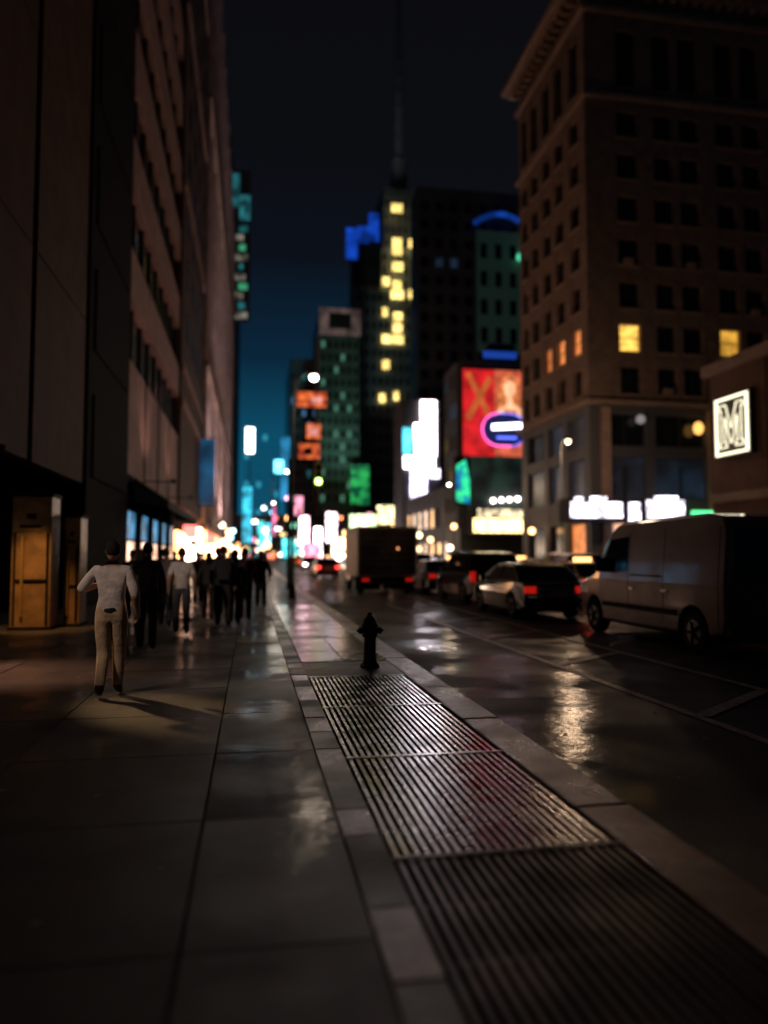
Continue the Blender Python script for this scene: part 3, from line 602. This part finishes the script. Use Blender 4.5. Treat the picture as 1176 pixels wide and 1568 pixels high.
B=root('cargo_van',(8.62,14.0,-.115)); vp=M('van_paint',(.17,.095,.08),.3,.15,coat=.9,var=.15,ns=2); R=.36
prof=[(2.75,.42),(2.6,.3)]+arch(2.0,R,R+.08,.3)+arch(-1.9,R,R+.08,.32)+[(-2.78,.4),(-2.84,.6),(-2.84,2.1),(-2.72,2.36),(-2.2,2.44),(.6,2.42),(1.0,2.34),(1.25,2.2),(1.95,1.32),(2.65,1.12),(2.82,.95),(2.85,.6)]
vw=lambda yy,zz:(1.0-max(0,zz-1.2)*.09-max(0,yy-1.7)*.07)
m=MB(); m.prism(prof,vw,vp)
vb=m.build('body',B)
bm=bmesh.new(); bm.from_mesh(vb.data)
for zz in (1.2,): bmesh.ops.bisect_plane(bm,geom=bm.verts[:]+bm.edges[:]+bm.faces[:],plane_co=(0,0,zz),plane_no=(0,0,1))
bmesh.ops.bisect_plane(bm,geom=bm.verts[:]+bm.edges[:]+bm.faces[:],plane_co=(0,1.7,0),plane_no=(0,1,0))
for v in bm.verts:
    if abs(v.co.x)>.5: v.co.x=math.copysign(vw(v.co.y,v.co.z),v.co.x)
bm.to_mesh(vb.data); bm.free()
b_=vb.modifiers.new('bevel','BEVEL'); b_.width=.06; b_.segments=3; b_.limit_method='ANGLE'; b_.angle_limit=math.radians(25)
m=MB()
def sidepan(pts,mt,off=.012):
    for s_ in (-1,1):
        n=len(pts); vs=[(s_*(vw(a,c)+off),a,c) for a,c in pts]+[(s_*(vw(a,c)-.03),a,c) for a,c in pts]
        m.add(vs,[tuple(range(n)),tuple(range(n,2*n))[::-1]]+[(i,(i+1)%n,(i+1)%n+n,i+n) for i in range(n)],mt)
sidepan([(.45,1.38),(1.65,1.38),(1.2,2.05),(.45,2.1)],carglass)
for (ya) in (.38,-.95,-2.65):
    sidepan([(ya,.5),(ya+.02,.5),(ya+.02,1.2),(ya,1.2)],pit,.004); sidepan([(ya,1.22),(ya+.02,1.22),(ya+.02,2.2),(ya,2.2)],pit,.004)
sidepan([(-1.4,.62),(1.5,.62),(1.5,.72),(-1.4,.72)],metalk,.02)
sidepan([(-.9,1.3),(.3,1.3),(.3,1.33),(-.9,1.33)],pit,.006)
sidepan([(.15,1.02),(.33,1.02),(.33,1.07),(.15,1.07)],chrome,.03)
sidepan([(-1.1,1.02),(-.9,1.02),(-.9,1.07),(-1.1,1.07)],chrome,.03)
m.add([(-.82,1.30,2.17),(.82,1.30,2.17),(.88,1.95,1.36),(-.88,1.95,1.36),(-.82,1.27,2.14),(.82,1.27,2.14),(.88,1.92,1.33),(-.88,1.92,1.33)],[(0,1,2,3),(4,7,6,5),(0,4,5,1),(2,6,7,3),(1,5,6,2),(0,3,7,4)],carglass)
m.box(-.80,-.05,-2.865,-2.83,1.25,2.15,carglass); m.box(.05,.80,-2.865,-2.83,1.25,2.15,carglass)
m.box(-.012,.012,-2.85,-2.82,.55,2.2,pit); m.box(-.26,.26,-2.87,-2.83,.85,1.0,plw)
m.box(-.98,.98,-2.98,-2.8,.38,.55,metalk); m.box(-.9,.9,2.78,2.95,.38,.58,metalk)
for s_ in (-1,1):
    m.box(s_*.86,s_*.95,-2.87,-2.82,.8,1.15,tailoff); m.box(s_*.6,s_*.9,2.72,2.88,.82,1.02,chrome); m.box(s_*.9,s_*.955,2.3,2.72,.84,1.0,chrome)
    m.box(s_*.98,s_*1.2,1.35,1.47,1.35,1.65,metalk); wheel(m,s_*.86,2.0,R,s_); wheel(m,s_*.86,-1.9,R,s_)
m.box(-.5,.5,2.84,2.9,.68,.98,pit); m.box(-.8,.8,-2.6,2.5,.25,.7,pit)
m.build('trim_and_wheels',B,bevel=.006)

B=root('box_truck',(5.75,34.5,-.115)); tb=M('truck_box',(.36,.27,.20),.6,var=.25,ns=1.5); m=MB()
m.box(-1.3,1.3,-2.7,1.6,.8,2.95,tb); m.box(-1.22,1.22,-2.72,-2.702,.88,2.85,M('truck_door',(.07,.045,.035),.38,var=.8,ns=1.2))
for k in range(7): m.box(-1.2,1.2,-2.735,-2.722,.9+k*.28,.92+k*.28,pit)
for s_ in (-1,1): m.box(s_*1.22,s_*1.302,-2.76,-2.71,.8,2.95,tb); m.box(s_*.8,s_*1.1,-2.78,-2.7,.6,.72,taild)
m.box(-1.2,1.2,-2.9,-2.65,.45,.56,metalk); m.box(-.5,.5,-2.6,3.2,.5,.78,metalk)
m.prism([(1.7,.5),(1.7,2.3),(2.6,2.3),(3.1,1.45),(3.7,1.3),(3.75,.5)],lambda a,c:1.05-max(0,c-1.3)*.1,M('cab_white',(.5,.5,.5),.4))
m.box(-1.08,1.08,2.0,2.5,1.45,2.1,carglass)
for s_ in (-1,1):
    wheel(m,s_*1.02,-1.6,.42,s_); wheel(m,s_*.92,3.0,.42,s_); m.box(s_*.2,s_*1.28,-2.0,-1.98,.2,.8,pit)
m.ball((.45,-2.8,2.0),.05,E('door_lamp',(1,.4,.15),2))
m.build('truck',B,bevel=.03)

# ---------------------------------------------------------------- people
def person(name,x,y,rz,shirt,pants,H=1.75,J=None,skin=(.42,.25,.18),hair=(.02,.014,.01),short=False,sleeve=.55,bag=None,longhair=False,girth=1.0,phone=False,slim=False):
    B=root(name,(x,y,0),rz); k=H/1.75; B.scale=(k,k,k)
    P=dict(pel=(0,0,.95),sp=(0,0,1.12),ch=(0,.0,1.30),nb=(0,0,1.46),nk=(0,.015,1.54),
      sL=(-.18,0,1.41),eL=(-.25,-.05,1.13),wL=(-.25,.08,.90),hL=(-.25,.11,.82),
      sR=(.18,0,1.41),eR=(.25,-.06,1.13),wR=(.26,.04,.89),hR=(.26,.07,.81),
      pL=(-.09,0,.90),kL=(-.10,.16,.50),aL=(-.10,.10,.09),tL=(-.11,.24,.035),
      pR=(.09,0,.90),kR=(.10,-.02,.50),aR=(.10,-.26,.12),tR=(.11,-.12,.035))
    if J: P.update(J)
    R=dict(pel=(.165,.125),sp=(.155,.12),ch=(.18,.13),nb=(.075,.065),nk=(.052,.055),sL=(.075,.075),eL=(.055,.055),wL=(.032,.036),hL=(.022,.042),
      pL=(.105,.115),kL=(.078,.082),aL=(.062,.066),tL=(.042,.032))
    if slim: R.update(sp=(.135,.105),pel=(.15,.12),kL=(.07,.078),aL=(.054,.06))
    for a in list(R):
        if a.endswith('L'): R[a[:-1]+'R']=R[a]
    names=list(P); ed=[('pel','sp'),('sp','ch'),('ch','nb'),('nb','nk'),('ch','sL'),('sL','eL'),('eL','wL'),('wL','hL'),('ch','sR'),('sR','eR'),('eR','wR'),('wR','hR'),
      ('pel','pL'),('pL','kL'),('kL','aL'),('aL','tL'),('pel','pR'),('pR','kR'),('kR','aR'),('aR','tR')]
    me=bpy.data.meshes.new('tmp'); me.from_pydata([P[n] for n in names],[(names.index(a),names.index(b)) for a,b in ed],[])
    ob=bpy.data.objects.new('tmp',me); C.objects.link(ob)
    md=ob.modifiers.new('s','SKIN'); md.use_smooth_shade=True
    for i,n in enumerate(names):
        sv=me.skin_vertices[0].data[i]; sv.radius=(R[n][0]*girth,R[n][1]*girth); sv.use_root=(n=='pel')
    sd=ob.modifiers.new('d','SUBSURF'); sd.levels=2; sd.render_levels=2
    dg=bpy.context.evaluated_depsgraph_get(); nm=bpy.data.meshes.new_from_object(ob.evaluated_get(dg)); bpy.data.objects.remove(ob)
    cl=lambda n,c,r_=.85: M(name+'_'+n,c,r_,var=.25,ns=9,bump=.9,bs=11)
    ms=[cl('skin',skin,.5),cl('shirt',shirt),cl('trousers',pants),cl('shoes',(.03,.025,.022),.4)]
    nm.materials.clear()
    for q in ms: nm.materials.append(q)
    def nearest(c):
        best=(9,None,0)
        for a,b in ed:
            A=Vector(P[a]);Bv=Vector(P[b]);d=Bv-A;t=max(0,min(1,(c-A).dot(d)/d.length_squared));e=(c-(A+d*t)).length
            if e<best[0]: best=(e,(a,b),t)
        return best
    for p in nm.polygons:
        e,(a,b),t=nearest(p.center); p.use_smooth=True
        key=b[:-1] if b[-1] in 'LR' else b
        if key in('sp','ch'): mi=1 if p.center.z>.97 else 2
        elif key=='nb': mi=1 if p.center.z<1.475 else 0
        elif key=='nk': mi=0
        elif key=='s': mi=1
        elif key=='e': mi=1 if t<sleeve*1.6 or sleeve>.9 else 0
        elif key=='w': mi=1 if sleeve>.9 and t<.92 else 0
        elif key=='h': mi=0
        elif key in 'pk': mi=2
        elif key=='a': mi=(0 if short else (2 if t<.93 else 3))
        else: mi=3
        p.material_index=mi
    bo=bpy.data.objects.new('body',nm); C.objects.link(bo); bo.parent=B
    m=MB(); hz=1.64; hy=.03
    m.ball((0,hy,hz),(.075,.095,.115),ms[0],20,14)
    m.ball((0,hy+.03,hz-.06),(.05,.065,.055),ms[0],14,10)
    m.tube([(0,hy+.088,hz+.02),(0,hy+.112,hz-.02),(0,hy+.09,hz-.03)],[.008,.015,.01],ms[0],8)
    ew=M(name+'_eye',(.6,.6,.6),.3); lip=M(name+'_lip',(.25,.09,.08),.5)
    for s_ in(-1,1):
        m.ball((s_*.03,hy+.083,hz+.015),.011,ew,8,6); m.ball((s_*.03,hy+.092,hz+.015),.005,pit,6,5)
        m.ball((s_*.077,hy-.005,hz),(.01,.02,.03),ms[0],8,8)
        m.tube([(s_*.045,hy+.086,hz+.036),(s_*.018,hy+.094,hz+.038)],.004,M(name+'_brow',hair,.8),5)
    m.tube([(-.022,hy+.086,hz-.053),(0,hy+.094,hz-.053),(.022,hy+.086,hz-.053)],[.003,.007,.003],lip,6)
    m.build('head',B,smooth=True)
    m=MB(); hm_=M(name+'_hair',hair,.75,bump=.6,bs=120,spec=.2)
    m.ball((0,hy-.016,hz+.024),(.083,.098,.108),hm_,18,12)
    if longhair: m.ball((0,hy-.06,hz-.08),(.085,.05,.15),hm_,14,10)
    m.build('hair',B,smooth=True)
    m=MB()
    for s_ in 'LR':
        w=Vector(P['w'+s_]);h=Vector(P['h'+s_]); d=(h-w).normalized(); sx=-1 if s_=='L' else 1
        side=Vector((0,1,0)) if abs(d.y)<.8 else Vector((1,0,0)); side=(side-d*side.dot(d)).normalized()
        inn=d.cross(side).normalized()
        if inn.x*sx>0: inn=-inn
        for f,(o_,ln) in enumerate([(.03,.068),(.011,.078),(-.009,.073),(-.028,.057)]):
            b0=w+d*.075+side*o_; p1=b0+d*ln*.45; p2=p1+(d*.8+inn*.6).normalized()*ln*.35; p3=p2+(d*.4+inn*.9).normalized()*ln*.3
            m.tube([b0-d*.02,p1,p2,p3],[.0095,.009,.008,.006],ms[0],7)
        t0=w+d*.03+side*.028; t1=t0+(side*.8+d*.6).normalized()*.035; t2=t1+(d+side*.2+inn*.4).normalized()*.03
        m.tube([t0-side*.01,t1,t2],[.013,.011,.008],ms[0],7)
    m.build('fingers',B,smooth=True)
    m=MB(); n=20
    def ring(z,rx,ry): return [(rx*math.cos(2*math.pi*i/n)*(1+.03*math.sin(5*i)),ry*math.sin(2*math.pi*i/n)*(1+.03*math.cos(3*i)),z+.006*math.sin(i*2.1)) for i in range(n)]
    if slim: rr=[ring(1.0,.138,.112),ring(.975,.142,.116),ring(.96,.14,.114)]
    else: rr=[ring(1.12,.142*girth,.112*girth),ring(1.02,.155*girth,.125*girth),ring(.93,.172*girth,.142*girth)]
    m.add(sum(rr,[]),[(a*n+i,a*n+(i+1)%n,(a+1)*n+(i+1)%n,(a+1)*n+i) for a in range(2) for i in range(n)],metalk if slim else ms[1]); m.build('belt' if slim else 'shirt_hem',B,smooth=True)
    if bag:
        m2=MB(); bm_=M(name+'_bag',bag,.7,bump=.2); m2.box(-.15,.15,-.29,-.12,1.0,1.42,bm_); m2.box(-.11,.11,-.34,-.292,1.03,1.22,bm_)
        for s_ in(-1,1): m2.tube([(s_*.12,-.12,1.40),(s_*.13,.0,1.485),(s_*.13,.13,1.36),(s_*.14,.1,1.15),(s_*.13,-.12,1.05)],.016,bm_,6)
        m2.build('backpack',B,bevel=.03)
    if phone:
        m3=MB(); h=P['hL']; m3.box(h[0]-.035,h[0]+.035,h[1]+.02,h[1]+.03,h[2]-.02,h[2]+.12,metalk); m3.build('phone',B,bevel=.004)
    return B
person('walking_man',-1.56,9.0,0,(.52,.44,.41),(.48,.33,.20),1.76,
  J=dict(eL=(-.34,-.04,1.19),wL=(-.19,.17,1.25),hL=(-.12,.22,1.29),eR=(.27,-.1,1.14),wR=(.27,.06,.94),hR=(.27,.10,.86),
   kL=(-.085,.05,.5),aL=(-.09,-.14,.11),tL=(-.11,.0,.035),kR=(.075,.10,.5),aR=(.06,.12,.085),tR=(.08,.27,.03)),sleeve=.9,phone=True,slim=True)
bk=(.02,.02,.022)
for (x,y,rz,sh,pa,H,kw) in [
 (-1.40,15.9,.1,(.55,.5,.48),(.09,.09,.1),1.74,dict(sleeve=.45)),
 (-.15,18.9,0,(.12,.02,.02),(.03,.03,.035),1.76,dict(sleeve=1)),
 (-.62,17.3,.1,(.03,.03,.035),(.03,.03,.03),1.8,dict(sleeve=1,bag=bk)),
 (-.38,18.0,-.1,(.04,.04,.05),(.02,.02,.02),1.72,dict(sleeve=1,longhair=True)),
 (-2.3,16.6,-.1,(.06,.06,.07),(.02,.02,.025),1.70,dict(sleeve=1,longhair=True)),
 (-1.9,17.6,0,(.12,.10,.10),(.03,.03,.04),1.75,dict(sleeve=1)),
 (-1.75,13.4,.1,(.07,.065,.07),(.02,.02,.025),1.80,dict(sleeve=1)),
 (-1.05,19.3,0,(.05,.04,.04),(.02,.02,.02),1.66,dict(sleeve=1,longhair=True)),
 (-2.9,19.5,math.pi,(.1,.1,.12),(.03,.03,.04),1.72,dict(sleeve=1)),
 (-.9,21,0,(.05,.05,.06),(.04,.04,.05),1.8,dict(sleeve=1,bag=bk)),
 (.3,23.5,math.pi,(.03,.03,.03),(.03,.03,.04),1.72,dict(sleeve=1,longhair=True)),
 (-1.7,25,math.pi,(.3,.28,.3),(.03,.03,.04),1.7,dict(sleeve=.5)),
 (-2.5,22,0,bk,(.03,.03,.04),1.76,dict(sleeve=1)),(-3.3,24,0,bk,(.03,.03,.04),1.78,dict(sleeve=1)),
 (-.3,27,math.pi,(.2,.04,.05),(.03,.03,.04),1.7,dict(sleeve=1)),(-1.2,30,0,bk,bk,1.75,dict(sleeve=1)),
 (-3,31,0,(.2,.2,.2),bk,1.75,dict(sleeve=1)),(.35,33,0,bk,bk,1.8,dict(sleeve=1)),
 (-2.1,34,math.pi,(.3,.1,.1),bk,1.7,dict(sleeve=1)),(-.7,37,0,bk,bk,1.75,dict(sleeve=1)),(.0,42,math.pi,(.2,.2,.3),bk,1.72,dict(sleeve=1)),(-1.6,45,0,bk,bk,1.8,dict(sleeve=1)),
 (.7,48,0,bk,bk,1.7,dict(sleeve=1)),(-2.6,40,0,bk,bk,1.7,dict(sleeve=1))]:
    person('pedestrian',x,y,rz,sh,pa,H,**kw)

# ---------------------------------------------------------------- world, fill sun, camera
W=bpy.data.worlds.new("World"); S.world=W; W.use_nodes=True; nt=W.node_tree; bg=nt.nodes['Background']; out=nt.nodes['World Output']
sky=nt.nodes.new('ShaderNodeTexSky'); sky.sky_type='NISHITA'; sky.sun_disc=False; sky.sun_elevation=math.radians(-5); sky.sun_rotation=0
bg.inputs['Strength'].default_value=.004; nt.links.new(sky.outputs[0],bg.inputs[0])
tc=nt.nodes.new('ShaderNodeTexCoord'); sp=nt.nodes.new('ShaderNodeSeparateXYZ'); nt.links.new(tc.outputs['Generated'],sp.inputs[0])
mr=nt.nodes.new('ShaderNodeMapRange'); mr.inputs[1].default_value=0; mr.inputs[2].default_value=.6; mr.inputs[3].default_value=0; mr.inputs[4].default_value=1; nt.links.new(sp.outputs['Z'],mr.inputs[0])
cr=nt.nodes.new('ShaderNodeValToRGB'); e=cr.color_ramp.elements
e[0].position=0;e[0].color=(.006,.12,.22,1); e[1].position=1;e[1].color=(.0036,.0037,.005,1)
for p,c in [(.24,(.004,.075,.14,1)),(.42,(.003,.019,.042,1)),(.62,(.0034,.0055,.0105,1)),(.8,(.0036,.0041,.006,1))]:
    q=e.new(p); q.color=c
nt.links.new(mr.outputs[0],cr.inputs[0])
b2=nt.nodes.new('ShaderNodeBackground'); b2.inputs['Strength'].default_value=1
az=nt.nodes.new('ShaderNodeMapRange'); az.inputs[1].default_value=.3; az.inputs[2].default_value=.95; az.inputs[3].default_value=.05; az.inputs[4].default_value=1; nt.links.new(sp.outputs['Y'],az.inputs[0])
b3=nt.nodes.new('ShaderNodeMixRGB'); b3.inputs[1].default_value=(.0034,.0034,.0044,1); nt.links.new(az.outputs[0],b3.inputs[0]); nt.links.new(cr.outputs[0],b3.inputs[2]); nt.links.new(b3.outputs[0],b2.inputs[0])
ad=nt.nodes.new('ShaderNodeAddShader'); nt.links.new(bg.outputs[0],ad.inputs[0]); nt.links.new(b2.outputs[0],ad.inputs[1]); nt.links.new(ad.outputs[0],out.inputs[0])
d=bpy.data.lights.new('fill_sun','SUN'); d.energy=.01; d.angle=math.radians(2); d.color=(.85,.85,1); o=bpy.data.objects.new('fill_sun',d); C.objects.link(o); o.rotation_euler=(math.radians(50),0,math.radians(-30))  # faint sun lamp added to give ambient form

cam=bpy.data.cameras.new('camera'); co=bpy.data.objects.new('camera',cam); C.objects.link(co); S.camera=co
co.location=(0,0,1.6); th=math.atan(66/1150); ps=math.atan(.1765*math.cos(th))
co.rotation_euler=(math.pi/2+th,0,-ps)
cam.sensor_fit='HORIZONTAL'; cam.sensor_width=36; cam.lens=1150/1176*36; cam.clip_end=5000; cam.clip_start=.05
cam.dof.use_dof=True; cam.dof.focus_distance=8.0; cam.dof.aperture_fstop=.55; cam.dof.aperture_blades=0
